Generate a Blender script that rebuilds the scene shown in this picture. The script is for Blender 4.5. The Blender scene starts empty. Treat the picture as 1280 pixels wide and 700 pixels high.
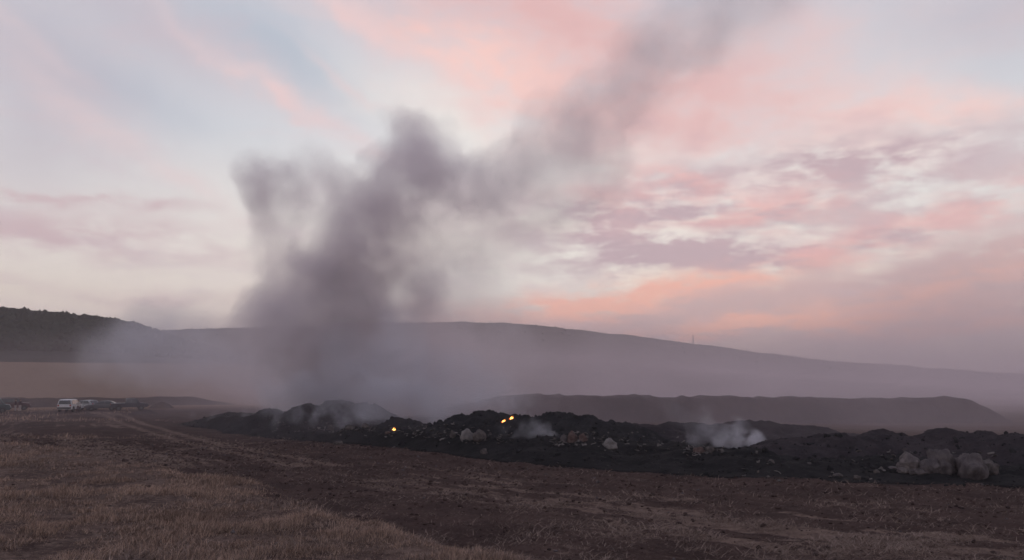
import bpy, bmesh, math, random
import numpy as np
from mathutils import Vector, Matrix, noise as mnoise

random.seed(7)
rng = np.random.default_rng(7)
S = bpy.context.scene
C = S.collection

# ------------------------------------------------------------------ camera
CAMZ = 4.5                       # eye height above the field floor (stands on a bank)
FPX = 1000.0                     # focal length in pixels of the 1280 px wide photograph
PITCH = math.atan(125 / FPX)     # horizon lies at row 475 of 700
cd = bpy.data.cameras.new('camera'); cam = bpy.data.objects.new('camera', cd); C.objects.link(cam)
cd.sensor_width = 36; cd.lens = 36 * FPX / 1280; cd.clip_start = .1; cd.clip_end = 12000
cam.location = (0, 0, CAMZ); cam.rotation_euler = (math.pi / 2 + PITCH, 0, 0)
S.camera = cam

def pdir(u, v):
    a = (u - 640) / FPX; b = -(v - 350) / FPX
    return Vector((a, math.cos(PITCH) - math.sin(PITCH) * b, math.sin(PITCH) + math.cos(PITCH) * b))
def at(u, v, Y):
    d = pdir(u, v); return Vector((d.x / d.y * Y, Y, CAMZ + d.z / d.y * Y))
def on(u, v, z=0.0):
    d = pdir(u, v); t = (z - CAMZ) / d.z; return Vector((d.x * t, d.y * t, z))
def lin(r, g=None, b=None):
    if g is None: r, g, b = r
    f = lambda c: (c / 255 / 12.92) if c / 255 <= .04045 else ((c / 255 + .055) / 1.055) ** 2.4
    return (f(r), f(g), f(b), 1)

# ------------------------------------------------------------------ node helper
class NT:
    def __init__(s, tree): s.t = tree; s.n = tree.nodes; s.l = tree.links; s.n.clear()
    def add(s, typ, **kw):
        n = s.n.new(typ)
        for k, v in kw.items():
            if k == 'i':
                for kk, vv in v.items(): s.set(n, kk, vv)
            else: setattr(n, k, v)
        return n
    def set(s, n, key, v):
        if isinstance(v, bpy.types.NodeSocket): s.l.new(v, n.inputs[key])
        else: n.inputs[key].default_value = v
    def m(s, op, a, b=0.0, c=0.0, clamp=False):
        return s.add('ShaderNodeMath' , operation=op, use_clamp=clamp, i={0: a, 1: b, 2: c}).outputs[0]
    def v(s, op, a, b=(0, 0, 0)):
        n = s.add('ShaderNodeVectorMath', operation=op, i={0: a, 1: b})
        return n.outputs['Value'] if op in ('DOT_PRODUCT', 'LENGTH') else n.outputs[0]
    def mix(s, f, a, b, typ='MIX'):
        n = s.add('ShaderNodeMix', data_type='RGBA', blend_type=typ); s.set(n, 0, f); s.set(n, 6, a); s.set(n, 7, b)
        return n.outputs[2]
    def noise(s, vec, scale, detail=4, rough=.55, dist=0, out=0):
        return s.add('ShaderNodeTexNoise', i={'Vector': vec, 'Scale': scale, 'Detail': detail, 'Roughness': rough, 'Distortion': dist}).outputs[out]
    def ramp(s, f, stops, interp='EASE'):
        n = s.add('ShaderNodeValToRGB'); r = n.color_ramp; r.interpolation = interp
        while len(r.elements) < len(stops): r.elements.new(.5)
        for e, (p, c) in zip(r.elements, stops): e.position = p; e.color = c
        s.set(n, 0, f); return n.outputs[0]
    def step(s, x, lo, hi):
        n = s.add('ShaderNodeMapRange', interpolation_type='SMOOTHSTEP', i={0: x, 1: lo, 2: hi, 3: 0.0, 4: 1.0}); return n.outputs[0]

# ------------------------------------------------------------------ world: dusk sky with pink altocumulus and cirrus
SUN_AZ, SUN_EL = math.radians(4), math.radians(2.0)
W = bpy.data.worlds.new('World'); S.world = W; W.use_nodes = True
w = NT(W.node_tree)
D = w.add('ShaderNodeTexCoord').outputs['Generated']
sep = w.add('ShaderNodeSeparateXYZ', i={0: D})
el = w.m('ARCSINE', sep.outputs[2]); az = w.m('ARCTAN2', sep.outputs[0], sep.outputs[1])
AE = w.add('ShaderNodeCombineXYZ', i={0: az, 1: el, 2: 0.0}).outputs[0]
# clouds live on a high flat layer: project directions on it
den = w.m('ADD', w.m('MAXIMUM', sep.outputs[2], 0.0), .16)
CL = w.add('ShaderNodeCombineXYZ', i={0: w.m('DIVIDE', sep.outputs[0], den), 1: w.m('DIVIDE', sep.outputs[1], den), 2: 0.0}).outputs[0]
base = w.ramp(w.m('DIVIDE', el, math.pi / 2), [
    (0.0, lin(228, 206, 198)), (.06, lin(225, 212, 204)), (.12, lin(221, 217, 216)), (.19, lin(212, 214, 219)),
    (.30, lin(190, 190, 201)), (.5, lin(148, 152, 172)), (1.0, lin(112, 120, 146))], 'LINEAR')
nsk = w.add('ShaderNodeTexSky', sky_type='NISHITA', sun_disc=False, sun_elevation=SUN_EL, sun_rotation=SUN_AZ)
base = w.mix(1.0, base, w.mix(1.0, nsk.outputs[0], (.015, .015, .015, 1), 'MULTIPLY'), 'ADD')
wob = w.v('SUBTRACT', w.noise(AE, 6.0, 6, .58, 0, 1), (.5, .5, .5))
AEw = w.v('ADD', AE, w.v('MULTIPLY', wob, (.17, .08, 0)))
fine = w.noise(w.add('ShaderNodeMapping', i={0: CL, 2: (0, 0, .5), 3: (1.0, 1.0, 1)}).outputs[0], 3.2, 8, .6, .15)
strk = w.noise(w.add('ShaderNodeMapping', i={0: AE, 2: (0, 0, math.radians(24)), 3: (2.2, 10, 1)}).outputs[0], 1.7, 5, .55, .4)
puff = w.noise(w.add('ShaderNodeMapping', i={0: AE, 2: (0, 0, math.radians(-8)), 3: (6.0, 17.0, 1)}).outputs[0], 1.9, 9, .6, .1)
def blob(u, v, ru, rv, rot, vec):
    d = pdir(u, v).normalized()
    mp = w.add('ShaderNodeMapping', vector_type='TEXTURE', i={0: vec, 1: (math.atan2(d.x, d.y), math.asin(d.z), 0), 2: (0, 0, math.radians(rot)), 3: (ru / FPX, rv / FPX, 1)}).outputs[0]
    return w.m('POWER', .42, w.v('DOT_PRODUCT', mp, mp))
def blobs(lst, vec=None):
    acc = None
    for (u, v, ru, rv, rot, a) in lst:
        g = w.m('MULTIPLY', blob(u, v, ru, rv, rot, AEw), a)
        acc = g if acc is None else w.m('ADD', acc, g)
    return acc
def over(col, mask, c): return w.mix(w.m('MULTIPLY', mask, 1.0, clamp=True), col, lin(c))
# thin cirrus everywhere
col = over(base, w.m('MULTIPLY', w.step(strk, .46, .74), .45), (224, 206, 208))
# blue-grey gaps and bright cream gaps
col = over(col, blobs([(95, 90, 120, 40, -20, .75), (345, 55, 110, 35, -25, .9), (250, 140, 110, 30, -25, .3), (1255, 120, 60, 50, 0, .3)]), (180, 190, 203))
col = over(col, blobs([(640, 345, 140, 50, 10, 1.1), (560, 372, 130, 20, 4, .6), (850, 305, 120, 16, 4, .6), (930, 295, 190, 34, 8, .55), (560, 150, 120, 40, -20, .6), (760, 195, 90, 30, -10, .5), (1080, 195, 150, 35, 0, .5), (330, 330, 280, 90, 0, .4)]), (243, 237, 229))
# mauve-grey upper left
col = over(col, blobs([(40, 70, 150, 80, -25, .6), (210, 25, 150, 40, -25, .45), (10, 190, 110, 50, 0, .3), (1270, 20, 120, 40, 0, .5)]), (186, 176, 187))
# cirrus streaks, upper left, falling to the right
sm = w.step(strk, .34, .62)
col = over(col, w.m('MULTIPLY', blobs([(290, 80, 110, 9, -33, .6), (385, 140, 110, 14, -28, .75), (110, 135, 110, 14, -30, .45), (60, 60, 110, 12, -28, .3), (470, 30, 100, 14, -32, .9), (170, 195, 130, 12, -28, .35), (430, 95, 70, 7, -30, .4)]), w.m('ADD', .5, w.m('MULTIPLY', sm, .6))), (228, 204, 205))
# salmon sheets, top centre and right
col = over(col, w.m('MULTIPLY', blobs([(560, 60, 90, 34, -35, .8), (645, 95, 130, 62, -20, 1.0), (720, 30, 130, 55, 0, .7), (850, 130, 150, 50, -12, .85), (1010, 80, 140, 60, 0, .45), (1190, 140, 120, 18, -10, .9), (1000, 180, 160, 24, -4, .4)]), w.m('ADD', .12, w.m('MULTIPLY', w.step(fine, .28, .72), 1.0))), (246, 207, 200))
col = over(col, w.m('MULTIPLY', blobs([(640, 5, 150, 40, 0, .9), (740, 45, 120, 50, -20, .8), (860, 120, 150, 46, -12, .9), (960, 60, 120, 50, 0, .4), (800, 170, 110, 26, -8, .6)]), w.m('ADD', .3, w.m('MULTIPLY', w.step(fine, .3, .7), .7))), (223, 182, 181))
# mauve altocumulus bank on the right, broken up by the cloud noise
brk = w.step(puff, .34, .62)
mv = blobs([(900, 245, 210, 42, 2, 1.15), (1120, 192, 110, 18, 0, .9), (760, 290, 130, 30, -4, .8), (850, 330, 200, 24, 0, 1.0), (1200, 260, 150, 45, 8, .7), (1000, 315, 130, 18, 0, .7)])
col = over(col, w.m('MULTIPLY', mv, brk), (198, 175, 181))
col = over(col, w.m('MULTIPLY', blobs([(940, 262, 130, 24, 4, .9), (830, 225, 60, 14, -10, .9), (1200, 275, 150, 22, 10, .75), (990, 322, 70, 10, 5, .8), (760, 245, 60, 14, -12, .6)]), w.step(fine, .35, .65)), (241, 186, 180))
# left mauve streaks
col = over(col, w.m('MULTIPLY', blobs([(60, 285, 190, 22, -5, 1.0), (40, 235, 150, 8, -4, .7), (140, 255, 110, 9, -4, .5), (190, 365, 150, 9, -3, .6)]), w.step(puff, .3, .62)), (207, 184, 188))
# low bank along the right horizon with salmon underside
lowb = blobs([(1270, 345, 240, 30, 9, 1.3), (1020, 372, 280, 26, 7, 1.1), (700, 400, 260, 26, 3, .8), (1150, 410, 260, 30, 4, .7)])
col = over(col, w.m('MULTIPLY', lowb, w.step(puff, .22, .5)), (210, 182, 181))
col = over(col, w.m('MULTIPLY', blobs([(740, 378, 140, 17, 5, 1.3), (900, 412, 170, 11, 3, 1.3), (1220, 400, 90, 8, 4, .8), (1130, 365, 150, 14, 8, .8), (890, 352, 110, 9, 8, .8), (1050, 395, 150, 7, 4, .7)]), w.step(fine, .3, .6)), (252, 192, 174))
# the same broken mauve clouds go on all around, thinner
far = w.m('MULTIPLY', w.step(fine, .52, .72), .35)
col = over(col, far, (204, 186, 194))
bg = w.add('ShaderNodeBackground', i={0: col, 1: 1.1})
w.l.new(bg.outputs[0], w.add('ShaderNodeOutputWorld').inputs[0])
W.cycles.sampling_method = 'MANUAL'; W.cycles.sample_map_resolution = 256

# ------------------------------------------------------------------ sun: already behind the hill, a weak wide afterglow
sd = bpy.data.lights.new('sun', 'SUN'); sd.energy = .25; sd.angle = math.radians(25); sd.color = (1, .72, .6)
sun = bpy.data.objects.new('sun', sd); C.objects.link(sun)
sv = Vector((math.sin(SUN_AZ) * math.cos(.09), math.cos(SUN_AZ) * math.cos(.09), math.sin(.09)))
sun.rotation_euler = sv.to_track_quat('Z', 'Y').to_euler(); sun.location = sv * 300

S.view_settings.view_transform = 'Standard'; S.view_settings.look = 'None'
S.view_settings.exposure = 0; S.view_settings.gamma = 1
cy = S.cycles
cy.use_denoising = True; cy.max_bounces = 5; cy.diffuse_bounces = 2; cy.volume_bounces = 3; cy.transparent_max_bounces = 8
cy.volume_step_rate = 2.5; cy.volume_max_steps = 256
cy.use_adaptive_sampling = True; cy.adaptive_threshold = .02

# ------------------------------------------------------------------ numpy noise
_T = rng.random((256, 256)).astype(np.float32)
def vn2(x, y, seed=0):
    x = x + seed * 37.17; y = y + seed * 11.73
    xi = np.floor(x).astype(np.int64); yi = np.floor(y).astype(np.int64); fx = x - xi; fy = y - yi
    fx = fx * fx * (3 - 2 * fx); fy = fy * fy * (3 - 2 * fy)
    a = _T[xi & 255, yi & 255]; b = _T[(xi + 1) & 255, yi & 255]; c = _T[xi & 255, (yi + 1) & 255]; d = _T[(xi + 1) & 255, (yi + 1) & 255]
    return (a * (1 - fx) + b * fx) * (1 - fy) + (c * (1 - fx) + d * fx) * fy
def fbm2(x, y, sc, oct=4, seed=0, gain=.5):
    x = np.asarray(x, float) / sc; y = np.asarray(y, float) / sc; s = 0; a = 1; t = 0
    for o in range(oct):
        s = s + a * vn2(x, y, seed + o * 5); t += a; a *= gain
        x, y = (x * .8 - y * .6) * 2.03, (x * .6 + y * .8) * 2.03
    return s / t
def sst(x, a, b):
    t = np.clip((x - a) / (b - a), 0, 1); return t * t * (3 - 2 * t)
_T3 = rng.random(64 ** 3).astype(np.float32)
def grid_noise(shape, cell, seed, oct=4, gain=.55):
    """3D value noise fBm on a regular grid (rotated lattice for every octave), cell = lattice size in voxels"""
    r = np.random.default_rng(seed); out = np.zeros(shape, np.float32); a = 1; t = 0
    ax = [np.arange(n, dtype=np.float32) for n in shape]
    for o in range(oct):
        q, _ = np.linalg.qr(r.normal(size=(3, 3))); q = (q / cell).astype(np.float32); off = (r.random(3) * 64).astype(np.float32)
        C0, W0 = [], []
        for k in range(3):
            p = ax[0][:, None, None] * q[k, 0] + ax[1][None, :, None] * q[k, 1] + ax[2][None, None, :] * q[k, 2] + (off[k] + 640)
            i = p.astype(np.int32); f = p - i; C0.append(i); W0.append(f * f * (3 - 2 * f))
        x0, x1 = C0[0] & 63, (C0[0] + 1) & 63; y0, y1 = (C0[1] & 63) << 6, ((C0[1] + 1) & 63) << 6; z0, z1 = (C0[2] & 63) << 12, ((C0[2] + 1) & 63) << 12
        fx, fy, fz = W0; T = _T3
        def plane(z_):
            a0 = T[x0 + y0 + z_]; a0 += (T[x1 + y0 + z_] - a0) * fx; a1 = T[x0 + y1 + z_]; a1 += (T[x1 + y1 + z_] - a1) * fx
            return a0 + (a1 - a0) * fy
        p0 = plane(z0); p0 += (plane(z1) - p0) * fz
        out += a * p0; t += a; a *= gain; cell = max(cell / 2.03, 1.2)
    return out / t

# ------------------------------------------------------------------ object helpers
def tag(o, label=None, cat=None, group=None, kind=None):
    if label: o['label'] = label
    if cat: o['category'] = cat
    if group: o['group'] = group
    if kind: o['kind'] = kind
    return o
def link(name, me, mats, parent=None, loc=None):
    o = bpy.data.objects.new(name, me); C.objects.link(o)
    for m in (mats if isinstance(mats, (list, tuple)) else [mats]):
        if m is not None and me is not None: me.materials.append(m)
    if parent: o.parent = parent
    if loc is not None: o.location = loc
    return o
def empty(name, loc, rz=0):
    o = bpy.data.objects.new(name, None); C.objects.link(o); o.location = loc; o.rotation_euler = (0, 0, rz); o.empty_display_size = .3
    return o
def np_mesh(name, V, F, smooth=True):
    """V (n,3), F (m,k) arrays"""
    me = bpy.data.meshes.new(name); V = np.asarray(V, np.float32); F = np.asarray(F, np.int32); k = F.shape[1]
    me.vertices.add(len(V)); me.vertices.foreach_set('co', V.ravel())
    me.loops.add(F.size); me.loops.foreach_set('vertex_index', F.ravel())
    me.polygons.add(len(F)); me.polygons.foreach_set('loop_start', np.arange(0, F.size, k, dtype=np.int32))
    me.polygons.foreach_set('use_smooth', np.full(len(F), smooth)); me.update(calc_edges=True)
    return me
def fattr(me, name, a):
    at_ = me.attributes.new(name, 'FLOAT', 'POINT'); at_.data.foreach_set('value', np.asarray(a, np.float32).ravel())
def grid_faces(nr, nc, wrap=False):
    r = np.arange(nr - 1)[:, None]; c = np.arange(nc if wrap else nc - 1)[None, :]; c1 = (c + 1) % nc
    return np.stack([r * nc + c, r * nc + c1, (r + 1) * nc + c1, (r + 1) * nc + c], -1).reshape(-1, 4)

# ------------------------------------------------------------------ materials
def newmat(name, rough=.9, spec=.2):
    m = bpy.data.materials.new(name); m.use_nodes = True; t = NT(m.node_tree)
    b = t.add('ShaderNodeBsdfPrincipled', i={'Roughness': rough, 'Specular IOR Level': spec})
    t.l.new(b.outputs[0], t.add('ShaderNodeOutputMaterial').inputs[0])
    return m, t, b
def noisy(name, c1, c2, scale=3, rough=.9, spec=.2, bump=.3, metal=0, coord='Object', bscale=None, bdist=.05):
    m, t, b = newmat(name, rough, spec); P = t.add('ShaderNodeTexCoord').outputs[coord]
    n = t.noise(P, scale, 6, .62)
    t.set(b, 'Base Color', t.mix(t.step(n, .3, .7), c1, c2)); b.inputs['Metallic'].default_value = metal
    if bump:
        bn = t.noise(P, bscale or scale * 4, 5, .65)
        t.set(b, 'Normal', t.add('ShaderNodeBump', i={'Strength': bump, 'Distance': bdist, 'Height': bn}).outputs[0])
    return m
def ash_material(name, c1, c2, c3, sc=1.0):
    m, t, b = newmat(name, 1.0, .08); P = t.add('ShaderNodeTexCoord').outputs['Object']
    n1 = t.noise(P, .55 * sc, 6, .6); n2 = t.noise(P, 3.5 * sc, 5, .65)
    c = t.mix(t.step(n1, .35, .65), c1, c2); c = t.mix(t.m('MULTIPLY', t.step(n2, .58, .72), .8), c, c3)
    t.set(b, 'Base Color', c)
    t.set(b, 'Normal', t.add('ShaderNodeBump', i={'Strength': .8, 'Distance': .12, 'Height': t.noise(P, 5 * sc, 6, .7)}).outputs[0])
    return m
M = {}
M['ash'] = ash_material('black_ash', (.012, .0115, .0125, 1), (.022, .02, .0215, 1), (.045, .042, .042, 1))
M['ash_heap'] = ash_material('charred_heap', (.018, .0175, .02, 1), (.032, .03, .032, 1), (.06, .056, .056, 1))
M['heap_soil'] = ash_material('dark_heap_soil', (.03, .025, .029, 1), (.05, .04, .044, 1), (.075, .062, .062, 1))
M['berm'] = ash_material('berm_soil', (.05, .037, .037, 1), (.078, .056, .053, 1), (.12, .09, .08, 1), .6)
M['bank'] = ash_material('bank_soil', (.05, .036, .034, 1), (.085, .06, .05, 1), (.14, .1, .08, 1), .5)
M['pale'] = noisy('pale_stone', (.085, .07, .073, 1), (.175, .148, .145, 1), 2.2, .95, .1, .7, bscale=7, bdist=.06)
M['pale2'] = noisy('pale_stone_dusty', (.065, .054, .058, 1), (.13, .109, .111, 1), 2.8, .95, .1, .7, bscale=9, bdist=.05)
M['sheet'] = noisy('pale_sheeting', (.11, .096, .097, 1), (.2, .175, .17, 1), 3, .7, .25, .3)
M['reddish'] = noisy('reddish_rubble', (.075, .045, .042, 1), (.14, .1, .094, 1), 5, .95, .1, .5)
M['rubble'] = noisy('grey_rubble', (.05, .043, .043, 1), (.13, .108, .105, 1), 4, .95, .1, .5)
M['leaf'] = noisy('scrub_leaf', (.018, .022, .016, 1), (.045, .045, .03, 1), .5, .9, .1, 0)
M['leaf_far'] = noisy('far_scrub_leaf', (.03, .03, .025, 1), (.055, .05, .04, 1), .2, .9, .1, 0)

def ground_material():
    m, t, b = newmat('field_soil', 1.0, .05); P = t.add('ShaderNodeTexCoord').outputs['Object']
    A = lambda n: t.add('ShaderNodeAttribute', attribute_name=n).outputs['Fac']
    n1 = t.noise(P, .35, 6, .6); n2 = t.noise(P, 2.6, 6, .65); n3 = t.noise(P, .9, 5, .6)
    soil = t.mix(t.step(n1, .35, .65), (.05, .031, .028, 1), (.078, .049, .043, 1))
    soil = t.mix(t.m('MULTIPLY', t.step(n2, .5, .68), .6), soil, (.029, .019, .0185, 1))
    straw = t.mix(t.step(n2, .35, .65), (.13, .087, .072, 1), (.225, .158, .13, 1))
    n4 = t.noise(P, 7.0, 5, .7)
    sf = t.m('MULTIPLY', t.step(t.m('ADD', A('straw'), t.m('ADD', t.m('MULTIPLY', t.m('SUBTRACT', n4, .5), 1.8), t.m('MULTIPLY', t.m('SUBTRACT', n2, .5), .9))), .2, 1.1), .85)
    soil = t.mix(t.m('MULTIPLY', t.step(n4, .52, .72), .5), soil, (.1, .068, .062, 1))
    soil = t.mix(t.m('MULTIPLY', t.step(n4, .46, .3), .6), soil, (.02, .0135, .0145, 1))
    c = t.mix(sf, soil, straw)
    fieldc = t.mix(t.step(n3, .3, .7), (.16, .1, .07, 1), (.23, .15, .1, 1))
    c = t.mix(A('field'), c, fieldc)
    c = t.mix(A('ash'), c, (.022, .02, .021, 1))
    t.set(b, 'Base Color', c)
    h = t.m('ADD', t.noise(P, 3.0, 7, .7), t.m('MULTIPLY', t.noise(P, 14.0, 4, .6), .4))
    t.set(b, 'Normal', t.add('ShaderNodeBump', i={'Strength': .9, 'Distance': .1, 'Height': h}).outputs[0])
    return m
M['ground'] = ground_material()
def hill_material(name, c1, c2, c3):
    m, t, b = newmat(name, 1.0, .05); P = t.add('ShaderNodeTexCoord').outputs['Object']
    n1 = t.noise(P, .012, 6, .6); n2 = t.noise(P, .15, 6, .7)
    c = t.mix(t.step(n1, .35, .65), c1, c2); c = t.mix(t.m('MULTIPLY', t.step(n2, .45, .6), .8), c, c3)
    t.set(b, 'Base Color', c); return m
M['hill'] = hill_material('hillside', (.10, .07, .055, 1), (.07, .055, .04, 1), (.035, .034, .025, 1))
M['hill_wood'] = hill_material('wooded_hillside', (.05, .04, .032, 1), (.035, .032, .025, 1), (.022, .024, .018, 1))

# ------------------------------------------------------------------ ground: one sheet to the horizon
EDGE = np.array([tuple(on(u, v)[:2]) for u, v in [(190, 523), (225, 530), (330, 543), (430, 554), (530, 565), (640, 577), (760, 587), (900, 596), (1080, 604), (1280, 608)]])
EX = np.concatenate([[-60], EDGE[:, 0], [60]]); EY = np.concatenate([[130], EDGE[:, 1], [30]])
def tcoord(x, y):
    """signed distance (roughly) behind the front edge of the burnt strip"""
    return (y - np.interp(x, EX, EY)) * .8
GRASS = np.array([tuple(on(u, v)[:2]) for u, v in [(-60, 552), (0, 556), (100, 571), (170, 584), (250, 600), (330, 613), (420, 638), (480, 655), (540, 672), (600, 688), (650, 702), (760, 740)]])
gy = np.concatenate([GRASS[:, 1]]); gx = np.concatenate([GRASS[:, 0]]); o_ = np.argsort(gy); gy = gy[o_]; gx = gx[o_]
def grass_mask(x, y):
    lim = np.interp(y, gy, gx); wv = (fbm2(x, y, 5, 3, 3) - .5) * 5
    m = sst(lim + wv - x, -.3, 2.2) * (y < 62)
    # paler dry grass around the parked vehicles
    far = sst(fbm2(x, y, 9, 3, 21), .35, .55) * (x < -22) * (y > 62) * (y < 125) * sst(-tcoord(x, y), -4, 6)
    track = sst(np.abs(y - (78 + .12 * x + 4 * np.sin(x / 9))), 9, 15)
    m2 = .8 * far * track
    return np.maximum(m, m2)
def straw_mask(x, y):
    t = tcoord(x, y)
    wv = (fbm2(x, y, 14, 3, 9) - .5) * 5
    r1 = fbm2((t + wv) * 1.0, x * .06, 2.2, 2, 12); r2 = fbm2(t + wv * .6, x * .16, .55, 3, 14, .6); r3 = fbm2(x, y, .7, 3, 16, .6)
    row = .26 * r1 + .5 * r2 + .24 * r3
    patch = fbm2(x, y, 9, 3, 30)
    s = sst(row, .47, .6) * (.12 + .88 * sst(-t, 2.5, 8)) * (.3 + .8 * sst(patch, .3, .68)) * 1.0
    # two curved wheel tracks lined with straw that lead to the vehicles
    for off in (0, 2.1):
        cx = np.interp(y, [40, 50, 60, 72, 85, 100, 115], [-9, -17.5, -24, -32, -41, -50, -60]) + off
        s = np.maximum(s, .9 * np.exp(-((x - cx) / .6) ** 2) * (.75 + .6 * fbm2(x, y, 1.1, 3, 18)) * (y > 42) * (y < 112))
    cx = np.interp(y, [44, 52, 60, 70], [-26, -21.5, -18.5, -17]); s = np.maximum(s, .8 * np.exp(-((x - cx) / .5) ** 2) * (y > 45) * (y < 68))
    return s
def LEFT(x, y): return 1 - sst(x / np.maximum(y, 1.0), -.36, .02) * (y > 0)
def gh(x, y, fine=True):
    r = np.hypot(x, y)
    h = 2.8 * (1 - sst(r, 4, 17)) - .0
    h = h + 13 * sst(r, 175, 430) * LEFT(x, y)
    h = h + .35 * grass_mask(x, y) * (y < 62) + (fbm2(x, y, 30, 3, 5) - .5) * .55 * sst(r, 20, 60)
    if fine:
        k = 1 - sst(r, 90, 160)
        h = h + ((fbm2(x, y, 1.6, 4, 40, .6) - .5) * .22 + (fbm2(tcoord(x, y), x * .1, .75, 2, 44) - .5) * .1) * k
    return h
aF = np.radians(np.linspace(-44, 44, 760)); aB = np.radians(np.linspace(44, 316, 60))[1:-1]
ang = np.concatenate([aF, aB])
rad = np.concatenate([[.4, 3, 6, 9, 12, 14], np.geomspace(15.5, 140, 560), np.geomspace(143, 4200, 70)])
AA, RR = np.meshgrid(ang, rad); X = RR * np.sin(AA); Y = RR * np.cos(AA); Z = gh(X, Y)
F = grid_faces(len(rad), len(ang), True)
V = np.stack([X, Y, Z], -1).reshape(-1, 3)
cidx = len(V); V = np.vstack([V, [[0, 0, 2.8]]])
me = np_mesh('ground', V, F)
fattr(me, 'straw', np.append(np.maximum(straw_mask(X, Y), grass_mask(X, Y) * (.35 + .6 * fbm2(X, Y, 1.2, 3, 19))).ravel(), 0))
fattr(me, 'field', np.append(np.maximum(sst(RR, 128, 150) * (.25 + .75 * LEFT(X, Y)), (.16 * sst(tcoord(X, Y), 15, 21) * sst(X, 12, 24))).ravel(), 0))
tt = tcoord(X, Y); fattr(me, 'ash', np.append((sst(tt + (fbm2(X, Y, 2, 3, 60) - .5) * 3, -.8, .6) * (1 - sst(tt, 15, 23)) * (1 - sst(RR, 95, 115)) * sst(X, -36, -33)).ravel(), 0))
tag(link('ground', me, M['ground']), kind='structure')

# ------------------------------------------------------------------ hills
def hill(name, prof, rc, rf0, rb, zf0, mat, seed, amp):
    us = np.array([p[0] for p in prof]); vs = np.array([p[1] for p in prof])
    n = 420; u = np.linspace(us[0], us[-1], n); v = np.interp(u, us, vs); v = np.convolve(np.pad(v, 12, 'edge'), np.ones(25) / 25, 'valid')
    rows = np.concatenate([np.linspace(0, 1, 60), 1 + np.linspace(.03, 1, 20)])
    P = np.zeros((len(rows), n, 3))
    for j, (uu, vv) in enumerate(zip(u, v)):
        d = pdir(uu, vv); d = d / math.hypot(d.x, d.y); zc = CAMZ + d.z * rc; k = float(LEFT(np.array([d.x]), np.array([d.y]))[0]); zf = zf0 * k - 1.0 * (1 - k); rf = rf0 * k + 170 * (1 - k)
        for i, s in enumerate(rows):
            if s <= 1: r = rf + (rc - rf) * s; z = zf + (zc - zf) * (s ** .9)
            else: r = rc + (rb - rc) * (s - 1); z = zc + (zf - zc) * (s - 1) ** 1.3
            P[i, j] = (d.x * r, d.y * r, z)
    nz = (fbm2(P[..., 0], P[..., 1], 60, 4, seed) - .5) * amp
    k = np.minimum(rows, 2 - rows).clip(0, 1); k = (k * (1 - .85 * np.exp(-((rows - 1) / .1) ** 2)))[:, None]
    P[..., 2] += nz * k
    P[0, :, 2] -= 3; P[-1, :, 2] -= 3
    me = np_mesh(name, P.reshape(-1, 3), grid_faces(len(rows), n)); o = tag(link(name, me, mat), kind='structure')
    return P, rows
PA, rowsA = hill('wooded_hill', [(-420, 372), (-150, 380), (0, 391), (60, 397), (110, 401), (140, 404), (160, 407), (178, 413), (200, 423), (240, 436), (300, 452), (360, 466)], 560, 380, 760, 12.2, M['hill_wood'], 70, 9)
PB, rowsB = hill('hill', [(-500, 430), (60, 424), (150, 416), (190, 412), (250, 412), (350, 408), (450, 405), (560, 402), (640, 404), (700, 410), (800, 422), (900, 435), (1000, 448), (1100, 457), (1200, 465), (1280, 470), (1400, 474), (1800, 478)], 1250, 450, 1900, 12.5, M['hill'], 90, 16)

def ico(sub):
    bm = bmesh.new(); bmesh.ops.create_icosphere(bm, subdivisions=sub, radius=1)
    v = np.array([q.co[:] for q in bm.verts]); f = np.array([[q.index for q in p.verts] for p in bm.faces]); bm.free(); return v, f
I1, I2 = ico(1), ico(2)
def bush_mass(name, pts, sizes, mat, label):
    """many ragged bushes, joined: a wood too far off to pick trees apart"""
    Vs, Fs = [], []; nb = 0
    for k, (p, s) in enumerate(zip(pts, sizes)):
        iv, f = I2 if s > 1.6 and k % 2 else I1
        v = iv * (1 + (rng.random((len(iv), 1)) - .5) * .75) * np.array([s * rng.uniform(.7, 1.3), s * rng.uniform(.7, 1.3), s * rng.uniform(.7, 1.25)])
        v = v + p + np.array([0, 0, s * .55]); Vs.append(v); Fs.append(f + nb); nb += len(v)
    me = np_mesh(name, np.vstack(Vs), np.vstack(Fs), False); tag(link(name, me, mat), label, 'trees', kind='stuff')
def scatter_on(P, rows, n, smin, smax, umin=0, umax=1):
    i = rng.integers(np.searchsorted(rows, smin), np.searchsorted(rows, smax), n); j = rng.integers(int(umin * (P.shape[1] - 2)), int(umax * (P.shape[1] - 2)), n)
    a, b = rng.random((n, 1)), rng.random((n, 1))
    return P[i, j] * (1 - a) * (1 - b) + P[np.minimum(i + 1, len(rows) - 1), j] * a * (1 - b) + P[i, j + 1] * (1 - a) * b + P[np.minimum(i + 1, len(rows) - 1), j + 1] * a * b
pa = np.vstack([scatter_on(PA, rowsA, 4200, .12, 1.05, .3, 1), scatter_on(PA, rowsA, 700, .93, 1.04, .3, 1)])
bush_mass('woodland', pa, rng.uniform(1.0, 2.6, len(pa)), M['leaf'], 'dark woodland covering the left hill below the pale sky')
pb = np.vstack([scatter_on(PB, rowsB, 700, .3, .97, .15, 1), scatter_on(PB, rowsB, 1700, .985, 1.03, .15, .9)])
bush_mass('hill_scrub', pb, rng.uniform(.5, 1.4, len(pb)), M['leaf_far'], 'sparse scrub dotting the long hazy hill behind the smoke')

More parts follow.
